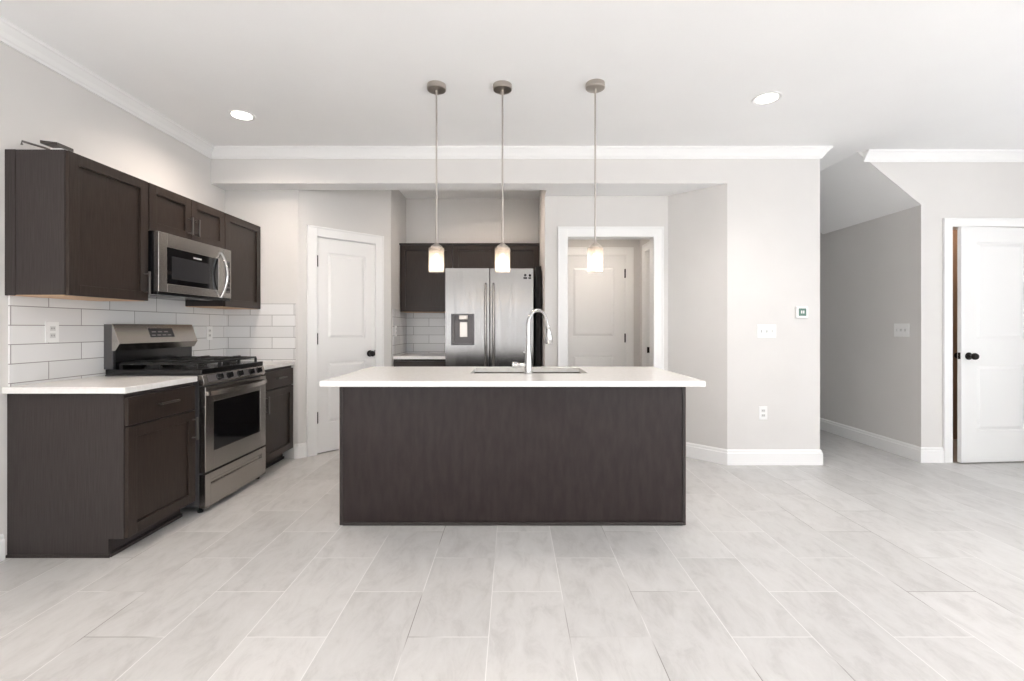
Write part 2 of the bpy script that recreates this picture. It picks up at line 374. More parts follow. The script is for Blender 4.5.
# crown moulding and baseboards
CROWN = [(0,-.092),(.012,-.092),(.016,-.080),(.024,-.072),(.036,-.050),(.054,-.028),(.060,-.020),(.069,-.016),(.071,0),(0,0)]
CR = [(o, CEIL+z) for o, z in CROWN]
struct(MB().sweep([(XL, REAR), (XL, FRONT), (2.775, FRONT), (2.775, 4.75)], CR).build('trim_1', 'trim'))
struct(MB().sweep([(3.225, RF), (XR, RF)], CR).build('trim_2', 'trim'))
BASE = [(0,0),(.017,0),(.017,.105),(.012,.112),(.012,.126),(.006,.138),(0,.138)]
def dg(s, off=0): return (PX+s*R2+off*R2, PY+s*R2-off*R2)
struct(MB().sweep([(-2.07, YB), (PX, YB), dg(0.07)], BASE).build('baseboard_pantry', 'trim'))
struct(MB().sweep([dg(0.895), dg(0.984), (XA, 5.2)], BASE).build('baseboard_recess', 'trim'))
struct(MB().sweep([(1.50, 4.637), (1.536, 4.637), (1.937, FRONT), (2.775, FRONT), (2.775, 6.2), (GX, 6.2), (GX, RF), (3.955, RF)], BASE).build('baseboard_right', 'trim'))
struct(MB().sweep([(XB, 4.95), (XB, 4.637), (0.45, 4.637)], [(0.0 if o == 0 else o, z) for o, z in BASE]).build('baseboard_doorway', 'trim'))
struct(MB().sweep([(XL, REAR), (XL, 2.50)], BASE).build('baseboard_left', 'trim'))

# ------------------------------------------------------------------ doors (structure)
def casing(mb, s0, s1, h, cw=0.095, t=0.018):
    for a, b in ((s0-cw, s0), (s1, s1+cw)):
        mb.box(a, b, -t, 0, 0, h+cw)
    mb.box(s0, s1, -t, 0, h, h+cw)
    # raised back band on the outside edge
    mb.box(s0-cw, s0-cw+0.018, -t-0.006, -t, 0, h+cw); mb.box(s1+cw-0.018, s1+cw, -t-0.006, -t, 0, h+cw)
    mb.box(s0-cw+0.018, s1+cw-0.018, -t-0.006, -t, h+cw-0.018, h+cw)
    return mb
def jamb(mb, s0, s1, h, d=0.12, t=0.016):
    mb.box(s0, s0+t, 0, d, 0, h); mb.box(s1-t, s1, 0, d, 0, h); mb.box(s0+t, s1-t, 0, d, h-t, h)
    return mb
def leaf(w_, h_, stl=0.135, t=0.036):
    """two-panel moulded door, x 0..w, front y=0, z 0..h"""
    g = 0.011; mb = MB(); mb.box(0, w_, g, t-g, 0, h_)
    zs = [(0, 0.285), (0.885, 1.115), (h_-0.14, h_)]
    for y0, y1, sg in ((0, g, 1), (t-g, t, -1)):
        mb.box(0, stl, y0, y1, 0, h_); mb.box(w_-stl, w_, y0, y1, 0, h_)
        for a, b in zs: mb.box(stl, w_-stl, y0, y1, a, b)
        for z0, z1 in ((0.285, 0.885), (1.115, h_-0.14)):
            x0, x1 = stl, w_-stl; i0, i1 = 0.010, 0.036
            yb = g if sg > 0 else t-g; yf = 0.0015 if sg > 0 else t-0.0015
            A = [mb.bm.verts.new(p) for p in ((x0+i0,yb,z0+i0),(x1-i0,yb,z0+i0),(x1-i0,yb,z1-i0),(x0+i0,yb,z1-i0))]
            B = [mb.bm.verts.new(p) for p in ((x0+i1,yf,z0+i1),(x1-i1,yf,z0+i1),(x1-i1,yf,z1-i1),(x0+i1,yf,z1-i1))]
            mb.bm.faces.new(B)
            for k in range(4): mb.bm.faces.new((A[k], A[(k+1)%4], B[(k+1)%4], B[k]))
    return mb
def knob(parent, x, z, yf=0, sg=-1):
    ax = '-y' if sg < 0 else 'y'
    MB().lathe([(0,0),(.034,0),(.034,.006),(.028,.011),(.013,.014),(.011,.03),(.02,.036),(.030,.048),(.031,.060),(.024,.072),(0,.076)],
               (x, yf, z), ax).build('door_knob', 'bronze', parent, smooth=True)
def hinges(parent, x, zs, y=0):
    for z in zs:
        MB().cyl(0.009, 0.11, (x, y-0.008, z-0.055)).box(x-0.015, x+0.015, y-0.003, y, z-0.055, z+0.055).build('hinge', 'bronze', parent)
# pantry door
d = sempty('door_1', (PX, PY, 0), PI/4)
mb = casing(MB(), 0.170, 0.793, 2.130); jamb(mb, 0.158, 0.805, 2.142); mb.build('door_frame', 'trim', d, bevel=0.002)
l = leaf(0.617, 2.11, 0.108).xform(Matrix.Translation((0.173, 0.004, 0.012))).build('door_slab', 'door', d)
knob(d, 0.735, 0.965, 0.004); hinges(d, 0.172, (1.89, 1.13, 0.36), 0.004)
box(0.787, 0.793, -0.004, 0.002, 0.94, 1.0).build('latch_plate', 'bronze', d)
# back hall door
d = sempty('door_2', (0, HB, 0))
mb = casing(MB(), 0.60, 1.395, 2.135); jamb(mb, 0.59, 1.405, 2.145); mb.build('door_frame', 'trim', d, bevel=0.002)
leaf(0.789, 2.118, 0.135).xform(Matrix.Translation((0.603, 0.004, 0.012))).build('door_slab', 'door', d)
hinges(d, 1.396, (1.91, 1.11, 0.36), 0.004); knob(d, 0.640, 0.965, 0.004)
# side door of the back hall, hung on its near side
d = sempty('door_3', (1.57, 5.92, 0), -PI/2)
mb = casing(MB(), 0.395, 1.09, 2.135, 0.085); jamb(mb, 0.385, 1.10, 2.145); mb.build('door_frame', 'trim', d, bevel=0.002)
ds = leaf(0.68, 2.118, 0.12).build('door_slab', 'door', d)
ds.matrix_local = Matrix.Translation((1.084, 0.045, 0.012)) @ Matrix.Rotation(math.radians(-38), 4, 'Z') @ Matrix.Translation((-0.68, 0, 0))
knob(ds, 0.06, 0.965)
box(0.3995, 0.403, 0.010, 0.045, 0.94, 1.01).build('strike_plate', 'bronze', d)
# trim round the open doorway
mb = casing(MB(), 0.54, 1.39, 2.137, 0.098, 0.02); jamb(mb, 0.54, 1.39, 2.137, 0.12, 0.003)
o = struct(mb.build('trim_3', 'trim', bevel=0.002)); o.location = (0, 4.637, 0)
# closet door, standing slightly open towards the room
d = sempty('door_4', (0, RF, 0))
mb = casing(MB(), 4.035, 4.85, 2.165, 0.08); jamb(mb, 4.025, 4.86, 2.175, t=0.010); mb.build('door_frame', 'trim', d, bevel=0.002)
ang = math.radians(4.6); lw = 0.782
T = Matrix.Translation((4.85, 0.0, 0.012)) @ Matrix.Rotation(ang, 4, 'Z') @ Matrix.Translation((-lw, 0, 0))
s_ = leaf(lw, 2.145, 0.150).build('door_slab', 'door', d); s_.matrix_local = T
knob(s_, 0.070, 0.968); knob(s_, 0.070, 0.968, 0.036, 1)
box(-0.003, 0.0005, 0.008, 0.030, 0.94, 1.0).build('latch_plate', 'bronze', s_)
hinges(d, 4.853, (1.91, 1.11, 0.36), 0.0)

# ------------------------------------------------------------------ cabinets
def shaker(x0, x1, z0, z1, rail=0.060, t=0.020, y=0.0):
    """front at y - t, back at y"""
    mb = MB(); mb.box(x0, x0+rail, y-t, y, z0, z1); mb.box(x1-rail, x1, y-t, y, z0, z1)
    mb.box(x0+rail, x1-rail, y-t, y, z0, z0+rail); mb.box(x0+rail, x1-rail, y-t, y, z1-rail, z1)
    mb.box(x0+rail, x1-rail, y-t+0.013, y, z0+rail, z1-rail)
    return mb
def pull(parent, x, z, vert, ln=0.15, y=-0.02, hm='handle'):
    mb = MB(); o = 0.032
    if vert:
        mb.box(x-0.006, x+0.006, y-o-0.008, y-o+0.004, z-ln/2, z+ln/2)
        for s in (-1, 1): mb.box(x-0.004, x+0.004, y-o, y, z+s*(ln/2-0.014)-0.004, z+s*(ln/2-0.014)+0.004)
    else:
        mb.box(x-ln/2, x+ln/2, y-o-0.008, y-o+0.004, z-0.006, z+0.006)
        for s in (-1, 1): mb.box(x+s*(ln/2-0.014)-0.004, x+s*(ln/2-0.014)+0.004, y-o, y, z-0.004, z+0.004)
    mb.build('handle', hm, parent, bevel=0.0015)
CT0, CT1 = 0.886, 0.920
def base_cabinet(label, loc, rotz, wd, dp, hinge='L', group=None, drawer=True):
    r = thing('base_cabinet', label, 'cabinet', loc, rotz, group)
    mb = MB().prism([(0.082, 0), (dp, 0), (dp, CT0-0.001), (0, CT0-0.001), (0, 0.098), (0.082, 0.098)], 0, wd, 'x')
    mb.build('cabinet_body', 'side', r)
    g = 0.006
    f = box(g, wd-g, -0.020, 0, 0.708, 0.860).build('drawer', 'wood', r, bevel=0.002)
    pull(f, wd/2, 0.795, False)
    dd = shaker(g, wd-g, 0.104, 0.698).build('cabinet_door', 'wood', r, bevel=0.0015)
    pull(dd, (wd-0.036) if hinge == 'L' else 0.036, 0.585, True, 0.145)
    box(0, wd, 0.066, 0.082, 0, 0.022).build('toe_trim', 'side', r, bevel=0.003)
    return r
FX = -2.10
r = base_cabinet('dark espresso base cabinet nearest the camera, left of the range, with drawer and door', (FX, 2.524, 0), PI/2, 0.546, 0.628)
box(-0.010, 0, 0.070, 0.628, 0, 0.016).build('shoe_moulding', 'side', r, bevel=0.003)
base_cabinet('narrow espresso base cabinet between the range and the pantry corner', (FX, 3.890, 0), PI/2, 0.545, 0.628, 'R')
def worktop(name, label, pts):
    return tag(MB().prism(pts, CT0, CT1).build(name, 'quartz', bevel=0.004), label, 'countertop')
worktop('countertop', 'white quartz countertop on the near cabinet left of the range', [(XL-0.02+0.02, 2.497), (-2.070, 2.497), (-2.070, 3.073), (XL, 3.073)])
worktop('countertop', 'short white quartz countertop between the range and the pantry corner', [(XL, 3.888), (-2.070, 3.888), (-2.070, 4.438), (XL, 4.438)])

def upper_cabinet(label, loc, rotz, wd, z0, z1, dp, doors, pulls, group=None, crown=False):
    r = thing('wall_cabinet', label, 'cabinet', loc, rotz, group)
    box(0, wd, 0, dp, z0+0.004, z1).build('cabinet_body', 'side', r, bevel=0.001)
    box(0.004, wd-0.004, 0.004, dp-0.004, z0, z0+0.004).build('bottom_panel', 'raw', r)['label'] = 'unpainted wood underside'
    n = doors; g = 0.004; dw = (wd-g*(n+1))/n
    for i in range(n):
        a = g+i*(dw+g)
        dd = shaker(a, a+dw, z0+0.002, z1-0.004).build('cabinet_door', 'wood', r, bevel=0.0015)
        px, pz, ln = pulls[i]
        if px is not None: pull(dd, a+(0.034 if px == 'L' else dw-0.034), pz, True, ln)
    if crown: box(-0.0 if crown == 2 else -0.004, wd, -0.034, dp, z1, z1+0.018).build('top_moulding', 'side', r, bevel=0.002)
    return r
UX = -2.41
r = upper_cabinet('wide espresso wall cabinet at the near end of the left wall, left of the microwave', (UX, 2.515, 0), PI/2, 0.556, 1.412, 2.197, 0.318, 1, [('R', 1.53, 0.145)])
box(-0.003, 0, 0.262, 0.318, 1.412, 2.197).build('end_filler', 'side', r)
upper_cabinet('short two-door espresso wall cabinet directly above the microwave', (UX, 3.073, 0), PI/2, 0.811, 1.880, 2.197, 0.318, 2, [('R', 1.985, 0.13), ('L', 1.985, 0.13)])
upper_cabinet('espresso wall cabinet in the corner right of the microwave', (UX, 3.886, 0), PI/2, 0.548, 1.412, 2.197, 0.318, 1, [(None, 0, 0)])

# recess cabinets
upper_cabinet('espresso wall cabinet left of the refrigerator above the small counter', (XA+0.004, 5.54, 0), 0, 0.622, 1.425, 2.215, 0.315, 1, [(None, 0, 0)], crown=1)
upper_cabinet('two-door espresso cabinet above the refrigerator', (-0.711, 5.54, 0), 0, 1.022, 1.90, 2.215, 0.315, 2, [(None, 0, 0), (None, 0, 0)], crown=2)
base_cabinet('espresso base cabinet left of the refrigerator, mostly hidden behind the island', (XA+0.002, 5.25, 0), 0, 0.610, 0.605, 'R')
worktop('countertop', 'small white quartz countertop left of the refrigerator', [(XA, 5.215), (-0.725, 5.215), (-0.725, YR), (XA, YR)])
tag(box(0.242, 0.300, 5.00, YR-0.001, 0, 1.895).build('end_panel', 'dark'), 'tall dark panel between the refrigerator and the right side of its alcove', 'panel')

# backsplashes
tag(MB().box(XL+0.0005, XL+0.009, 2.530, YB, CT1, 1.468).build('backsplash', 'subY'), 'white long subway tile backsplash on the left wall behind the range', 'backsplash')
tag(MB().box(XL+0.009, -2.062, YB-0.009, YB, CT1, 1.468).build('backsplash', 'subX'), 'white subway tile backsplash on the short back wall beside the pantry door', 'backsplash')
tag(MB().box(XA+0.0005, XA+0.009, 5.20, YR, CT1, 1.45).build('backsplash', 'subRY'), 'white subway tile on the left side wall of the refrigerator alcove', 'backsplash')
tag(MB().box(XA+0.009, -0.72, YR-0.009, YR, CT1, 1.425).build('backsplash', 'subR'), 'white subway tile behind the small counter left of the refrigerator', 'backsplash')

# loose pieces on top of the near wall cabinet
r = thing('trim_offcut', 'loose dark strip of moulding leaning on top of the near wall cabinet', 'trim strip', (-2.50, 2.52, 2.197))
mb = box(-0.035, 0.035, 0, 0.20, 0, 0.016)
mb.xform(Matrix.Translation((0.0, 0.0, 0.030)) @ Matrix.Rotation(math.radians(24), 4, 'Z') @ Matrix.Rotation(math.radians(9), 4, 'X')); mb.build('strip', 'wood', r)
mb = box(0.0, 0.06, 0.01, 0.05, 0.0, 0.012); mb.build('shim', 'trim', r)['label'] = 'small white shim under the strip'
tag(MB().tube([(-2.655, 2.53, 2.228), (-2.655, 2.53, 2.248), (-2.60, 2.60, 2.238), (-2.54, 2.66, 2.206)], 0.006, 8).build('metal_bracket', 'handle'),
    'thin bent metal strip lying on top of the near wall cabinet', 'bracket')

# ------------------------------------------------------------------ island
isl = thing('kitchen_island', 'dark espresso island body with plain panelled front facing the camera', 'island', (0, 2.94, 0))
IX0, IX1 = -1.088, 1.084
MB().box(IX0+0.004, IX1-0.004, 0.010, 0.84, 0.0, 0.64).box(IX0+0.004, -0.33, 0.010, 0.84, 0.64, CT0-0.001).box(0.555, IX1-0.004, 0.010, 0.84, 0.64, CT0-0.001).box(-0.33, 0.555, 0.01, 0.30, 0.64, CT0-0.001).box(-0.33, 0.555, 0.815, 0.84, 0.64, CT0-0.001).build('island_body', 'side', isl)
box(IX0+0.016, IX1-0.016, 0, 0.010, 0.018, CT0-0.001).build('front_panel', 'panel', isl)
for a, b in ((IX0, IX0+0.020), (IX1-0.020, IX1)):
    box(a, b, -0.006, 0.010, 0.0, CT0-0.001).build('corner_strip', 'side', isl, bevel=0.002)
for a, b in ((IX0-0.003, IX0+0.004), (IX1-0.004, IX1+0.003)):
    box(a, b, -0.001, 0.84, 0.0, CT0-0.001).build('end_panel', 'edge', isl)['label'] = 'pale edged end skin of the island'
box(IX0+0.020, IX1-0.020, -0.014, 0, 0, 0.020).build('shoe_moulding', 'side', isl, bevel=0.004)
for k in range(4):
    x0 = IX0+0.02+k*0.533
    dd = shaker(x0+0.004, x0+0.529, 0.104, 0.698).xform(Matrix.Translation((0, 0, 0))).build('cabinet_door', 'wood', isl, bevel=0.0015)
    dd.matrix_local = Matrix.Translation((0, 0.86, 0))
# counter slab with the sink cut-out
sl = MB(); sx0, sx1, sy0, sy1 = -0.30, 0.525, 3.27, 3.72
X0, X1, Y0, Y1 = -1.155, 1.150, 2.79, 3.835
outer = [(X0,Y0),(X1,Y0),(X1,Y1),(X0,Y1)]; inner = [(sx0,sy0),(sx1,sy0),(sx1,sy1),(sx0,sy1)]
V = {}
for z in (CT0, CT1):
    for nme, pts in (('o', outer), ('i', inner)): V[nme, z] = [sl.bm.verts.new((x, y, z)) for x, y in pts]
for k in range(4):
    j = (k+1) % 4
    for z in (CT0, CT1): sl.bm.faces.new((V['o', z][k], V['o', z][j], V['i', z][j], V['i', z][k]))
    for nme in 'oi': sl.bm.faces.new((V[nme, CT0][k], V[nme, CT0][j], V[nme, CT1][j], V[nme, CT1][k]))
tag(sl.build('countertop', 'quartz', bevel=0.004), 'long white quartz countertop on the island', 'countertop')
sk = thing('sink', 'undermount stainless steel sink set in the island countertop', 'sink', ((sx0+sx1)/2, (sy0+sy1)/2, CT0-0.22))
mb = MB(); hw, hd, dz, t = (sx1-sx0)/2+0.012, (sy1-sy0)/2+0.012, 0.22, 0.010
mb.box(-hw-t, hw+t, -hd-t, hd+t, 0, t)
mb.box(-hw-t, -hw, -hd-t, hd+t, t, dz-0.001); mb.box(hw, hw+t, -hd-t, hd+t, t, dz-0.001)
mb.box(-hw, hw, -hd-t, -hd, t, dz-0.001); mb.box(-hw, hw, hd, hd+t, t, dz-0.001)
mb.build('bowl', 'steel', sk, bevel=0.003)
MB().lathe([(0,0),(.045,0),(.045,.003),(.03,.004),(0,.002)], (0, 0, t)).build('drain', 'chrome', sk, smooth=True)
# faucet
fc = thing('kitchen_faucet', 'tall chrome gooseneck pull-down faucet on the island in front of the sink', 'faucet', (0.105, 3.225, CT1))
MB().lathe([(0,0),(.032,0),(.032,.006),(.027,.012),(.026,.05),(.023,.10),(.0175,.17),(.0155,.20),(0,.20)]).build('faucet_body', 'chrome', fc, smooth=True)
dx, dy = 0.72, 0.69
pts = [(0, 0, 0.19), (0, 0, 0.30)]
Rr = 0.095
for k in range(13):
    a = PI*k/12*0.93
    q = Rr*(1-math.cos(a)); pts.append((q*dx, q*dy, 0.345+Rr*math.sin(a)))
q = pts[-1]; pts.append((q[0]+0.012*dx, q[1]+0.012*dy, q[2]-0.04))
MB().tube(pts, 0.0125, 16).build('spout', 'chrome', fc, smooth=True)
q = pts[-1]
MB().tube([(q[0], q[1], q[2]+0.006), (q[0]+0.003, q[1]+0.003, q[2]-0.012), (q[0]+0.004, q[1]+0.004, q[2]-0.016), (q[0]+0.008, q[1]+0.008, q[2]-0.055), (q[0]+0.011, q[1]+0.011, q[2]-0.115), (q[0]+0.011, q[1]+0.011, q[2]-0.122)],
          [0.0155, 0.017, 0.0155, 0.024, 0.030, 0.026], 20).build('spray_head', 'chrome', fc, smooth=True)
h = MB().lathe([(0,0),(.015,0),(.015,.045),(.017,.05),(.018,.055),(.0,.055)], (-0.075, 0, 0.062), 'x'); h.lathe([(0,0),(.020,0),(.022,.004),(.022,.036),(.019,.042),(0,.042)], (-0.112, 0, 0.062), 'x')
h.build('lever_handle', 'chrome', fc, smooth=True)
MB().tube([(-0.02, 0.01, 0.145), (-0.034, 0.012, 0.150)], [0.009, 0.007], 12).build('spray_dock', 'chrome', fc, smooth=True)

# ------------------------------------------------------------------ range
RY0, RY1 = 3.110, 3.877; RW = RY1-RY0
rg = thing('gas_range', 'stainless steel gas range with black cooktop between the two left base cabinets', 'range', (-2.07, RY0, 0), PI/2)
# local: x along wall, y back (0 = front of door plane is -0.02), z up
box(0, RW, 0.02, 0.640, 0.045, 0.925).build('range_body', 'graybody', rg)
ct = box(0, RW, 0.0, 0.640, 0.925, 0.961).build('cooktop', 'black', rg, bevel=0.005)
# control panel, leaning
cp = MB().prism([(0.018, 0.852), (-0.010, 0.852), (-0.018, 0.870), (-0.004, 0.924), (0.03, 0.924)], 0.0, RW, 'x').build('control_panel', 'steel', rg, bevel=0.002)
box(0.045, RW-0.045, -0.0015, 0.001, -0.024, 0.020).xform(Matrix.Translation((0, -0.0115, 0.897)) @ Matrix.Rotation(math.radians(-14.5), 4, 'X')).build('knob_strip', 'graymetal', cp)  # shade on the panel behind the knobs, put in as a darker strip
for y in (3.27, 3.385, 3.514, 3.665, 3.775):
    x = y-RY0
    k = MB().lathe([(0,0),(.024,0),(.024,.006),(.019,.010),(.017,.030),(0,.031)], (0,0,0), '-y', 20)
    k.box(-0.004, 0.004, -0.036, -0.010, -0.018, 0.018)
    k.xform(Matrix.Translation((x, -0.011, 0.895)) @ Matrix.Rotation(math.radians(-14), 4, 'X')).build('knob', 'black', cp, smooth=True)
# oven door
od = MB(); wx0, wx1, wz0, wz1 = 0.092, 0.680, 0.400, 0.735
od.box(0.004, wx0, -0.024, 0.018, 0.272, 0.842); od.box(wx1, RW-0.004, -0.024, 0.018, 0.272, 0.842)
od.box(wx0, wx1, -0.024, 0.018, 0.272, wz0); od.box(wx0, wx1, -0.024, 0.018, wz1, 0.842)
od = od.build('oven_door', 'steel', rg, bevel=0.002)
box(wx0, wx1, -0.020, 0.018, wz0, wz1).build('oven_window', 'glass_black', od)
pts = []
for k in range(17):
    t = k/16; pts.append((0.03+t*(RW-0.06), -0.030-0.045*math.sin(PI*t)**0.6, 0.800))
mb = MB()
for (a, b) in zip(pts, pts[1:]):
    vs = [mb.bm.verts.new(p) for p in ((a[0],a[1]-0.008,0.782),(b[0],b[1]-0.008,0.782),(b[0],b[1]-0.012,0.812),(a[0],a[1]-0.012,0.812),
                                       (a[0],a[1]+0.006,0.782),(b[0],b[1]+0.006,0.782),(b[0],b[1]+0.004,0.816),(a[0],a[1]+0.004,0.816))]
    for f in ((0,1,2,3),(4,7,6,5),(0,4,5,1),(3,2,6,7)): mb.bm.faces.new([vs[i] for i in f])
bmesh.ops.remove_doubles(mb.bm, verts=mb.bm.verts, dist=1e-5)
mb.build('oven_handle', 'steel', od, smooth=True)
for x in (0.03, RW-0.03):
    box(x-0.012, x+0.012, -0.042, -0.022, 0.785, 0.812).build('handle_bracket', 'steel', od)
# storage drawer
mb = MB().prism([(0.018, 0.035), (-0.024, 0.035), (-0.024, 0.178), (-0.010, 0.186), (-0.010, 0.204), (-0.024, 0.212), (-0.024, 0.258), (0.018, 0.258)], 0.06, RW-0.06, 'x')
mb.box(0.004, 0.06, -0.024, 0.018, 0.035, 0.258); mb.box(RW-0.06, RW-0.004, -0.024, 0.018, 0.035, 0.258)
mb.build('storage_drawer', 'steel', rg, bevel=0.002)
for x, y in ((0.035, 0.03), (RW-0.035, 0.03), (0.035, 0.6), (RW-0.035, 0.6)):
    MB().lathe([(0,0),(.018,0),(.018,.012),(.010,.016),(.010,.046),(0,.046)], (x, y, 0)).build('foot', 'black', rg)
# backguard: black posts and riser with the slanted stainless console on top
bg = MB().box(0, RW, 0.596, 0.650, 0.961, 1.262).build('backguard', 'graybody', rg, bevel=0.002)
box(0.012, RW-0.012, 0.582, 0.596, 0.961, 1.085).build('riser', 'black', rg)
co = MB().prism([(0.595, 1.264), (0.590, 1.264), (0.543, 1.130), (0.572, 1.084), (0.595, 1.084)], -0.002, RW+0.002, 'x').build('console', 'steel', rg, bevel=0.002)
sl_ = math.atan2(0.049, 0.132)
T = Matrix.Translation((0, 0.592, 1.262)) @ Matrix.Rotation(-sl_, 4, 'X')
box(0.285, 0.525, -0.002, 0.002, -0.100, -0.018).xform(T).build('display', 'disp', co)
mb = MB()
for k in range(4): mb.box(0.30+0.052*k, 0.335+0.052*k, -0.003, -0.002, -0.088, -0.080)
for k in range(3): mb.box(0.31+0.06*k, 0.35+0.06*k, -0.003, -0.002, -0.062, -0.054)
mb.xform(T).build('display_marks', 'graymetal', co)
# grates and burners
for gi in range(3):
    x0 = 0.030+gi*0.237; x1 = x0+0.231; y0, y1 = 0.045, 0.560; zt = 1.003; q = 0.0075
    mb = MB()
    for x in (x0, x1): mb.box(x-q, x+q, y0, y1, zt-0.014, zt)
    for y in (y0, y1, (y0+y1)/2): mb.box(x0, x1, y-q, y+q, zt-0.014, zt)
    for cy in (y0+0.13, y1-0.13):
        cx = (x0+x1)/2
        for a in range(4):
            ca, sa = math.cos(a*PI/2), math.sin(a*PI/2)
            e = (cx+ca*0.118, cy+sa*0.128); s2 = (cx+ca*0.030, cy+sa*0.030)
            mb.box(min(e[0], s2[0])-q*abs(sa), max(e[0], s2[0])+q*abs(sa), min(e[1], s2[1])-q*abs(ca), max(e[1], s2[1])+q*abs(ca), zt-0.014, zt+0.008)
    for x in (x0, x1):
        for y in (y0, y1, (y0+y1)/2): mb.box(x-q, x+q, y-q, y+q, 0.961, zt-0.01)
    mb.build('grate', 'iron', rg, bevel=0.002)
for cx, cy in ((0.145, 0.175), (0.145, 0.43), (0.620, 0.175), (0.620, 0.43), (0.383, 0.30)):
    MB().lathe([(0,0),(.050,0),(.048,.008),(.036,.010),(.036,.018),(.033,.021),(0,.022)], (cx, cy, 0.961)).cyl(0.028, 0.032, (cx, cy, 0.961)).build('burner', 'iron', rg, smooth=True)

# ------------------------------------------------------------------ microwave
MY0, MW = 3.082, 0.793
mw = thing('microwave', 'stainless steel over-the-range microwave with curved handle above the range', 'microwave', (-2.345, MY0, 1.458), PI/2)
H = 0.420
box(0, MW, 0.022, 0.380, 0.008, H).build('microwave_body', 'black', mw)
md = MB(); a0, a1, b0, b1 = 0.076, 0.630, 0.078, 0.325
md.box(0.0, a0, -0.012, 0.022, 0.02, H-0.002); md.box(a1, 0.690, -0.012, 0.022, 0.02, H-0.002)
md.box(a0, a1, -0.012, 0.022, 0.02, b0); md.box(a0, a1, -0.012, 0.022, b1, H-0.002)
md = md.build('microwave_door', 'steel', mw, bevel=0.003)
box(a0, a1, -0.009, 0.020, b0, b1).build('door_glass', 'glass_black', md)
box(a0+0.045, a1-0.110, -0.0105, -0.009, b0+0.035, b1-0.055).build('mesh_window', 'mwglass', md)
# small pale maker's mark on the glass, too small to read
mb = MB()
for k in range(9): mb.box(0.340+k*0.010, 0.347+k*0.010, -0.0098, -0.0090, b1-0.040, b1-0.028-0.002*(k % 2))
mb.build('nameplate', 'plastic2', md)
pts = []
for k in range(17):
    t = k/16; pts.append((0.655, -0.012-0.052*math.sin(PI*t)**0.8, 0.022+t*0.355))
MB().tube(pts, 0.011, 12).build('handle', 'chrome', md, smooth=True)
pn = box(0.693, MW, -0.012, 0.022, 0.02, H-0.002).build('control_panel', 'steel', mw, bevel=0.003)
box(0.712, MW-0.016, -0.0135, -0.011, 0.065, 0.325).build('keypad', 'graymetal', pn)
mb = MB()
for i in range(3):
    for j in range(5): mb.box(0.718+i*0.019, 0.732+i*0.019, -0.0148, -0.0134, 0.08+j*0.036, 0.102+j*0.036)
mb.build('keys', 'disp', pn)
box(0.718, 0.770, -0.0148, -0.0134, 0.272, 0.312).build('clock_display', 'disp', pn)
box(0.0, MW, -0.004, 0.380, 0, 0.018).build('vent_base', 'black', mw, bevel=0.003)
for i in range(2):
    box(0.12+i*0.36, 0.30+i*0.36, 0.06, 0.14, -0.002, 0.001).build('grease_filter', 'graymetal', mw)

# ------------------------------------------------------------------ refrigerator
FXL, FXR, FY = -0.719, 0.222, 4.965; FH = 1.868; FW = FXR-FXL
fr = thing('refrigerator', 'stainless steel french-door refrigerator with water dispenser in the alcove', 'refrigerator', (FXL, FY, 0))
box(0.004, FW-0.004, 0.085, 0.860, 0.03, FH-0.018).build('fridge_body', 'graybody', fr)
mid = FW/2
DX0, DX1, DZ0, DZ1 = 0.066, 0.304, 1.058, 1.380
dl = MB()
for c in ((0.002, DX0, 0.70, FH), (DX1, mid-0.003, 0.70, FH), (DX0, DX1, 0.70, DZ0), (DX0, DX1, DZ1, FH)): dl.box(c[0], c[1], 0, 0.075, c[2], c[3])
dl = dl.build('fridge_door', 'fridge', fr)
dr = box(mid+0.003, FW-0.002, 0, 0.075, 0.70, FH).build('fridge_door', 'fridge', fr, bevel=0.006)
fz = box(0.002, FW-0.002, 0, 0.075, 0.06, 0.69).build('freezer_drawer', 'fridge', fr, bevel=0.006)
box(mid-0.003, mid+0.003, 0.02, 0.08, 0.70, FH-0.01).build('door_gasket', 'dark', fr)
# dispenser
dp = MB(); dp.box(DX0, DX1, 0.055, 0.060, DZ0, DZ1); dp.box(DX0, DX0+0.022, 0.000, 0.055, DZ0, DZ1); dp.box(DX1-0.018, DX1, 0.000, 0.055, DZ0, DZ1)
dp.box(DX0+0.022, DX1-0.018, 0.000, 0.055, DZ0, DZ0+0.014); dp.box(DX0+0.022, DX1-0.018, 0.0, 0.055, DZ1-0.010, DZ1)
dp = dp.build('water_dispenser', 'graymetal', dl)
dp['label'] = 'dark grey recessed water dispenser'
for a, b in ((DX0-0.004, DX0+0.018), (DX1-0.014, DX1+0.002)):
    pass
dcx = (DX0+DX1)/2+0.005
box(dcx-0.045, dcx+0.045, 0.004, 0.050, DZ1-0.055, DZ1-0.008).build('dispenser_spout', 'nickel', dl, bevel=0.006)
box(dcx-0.040, dcx+0.040, 0.040, 0.052, DZ0+0.080, DZ1-0.082).build('dispenser_paddle', 'nickel', dl, bevel=0.004)
mb = MB().box(DX0-0.004, DX0+0.003, -0.0005, 0.05, DZ0-0.005, DZ1+0.005).box(DX1-0.003, DX1+0.004, -0.0005, 0.05, DZ0-0.005, DZ1+0.005)
mb.box(DX0+0.003, DX1-0.003, -0.0005, 0.05, DZ0-0.005, DZ0+0.002).box(DX0+0.003, DX1-0.003, -0.0005, 0.05, DZ1-0.002, DZ1+0.005)
mb.build('dispenser_bezel', 'black', dl)
for d_, x in ((dl, mid-0.042), (dr, mid+0.042)):
    pts = [(x, 0.006, 0.80), (x, -0.042, 0.815), (x, -0.048, 0.84), (x, -0.048, 1.66), (x, -0.042, 1.69), (x, 0.006, 1.705)]
    MB().tube(pts, 0.0115, 12).build('handle', 'steel', d_, smooth=True)
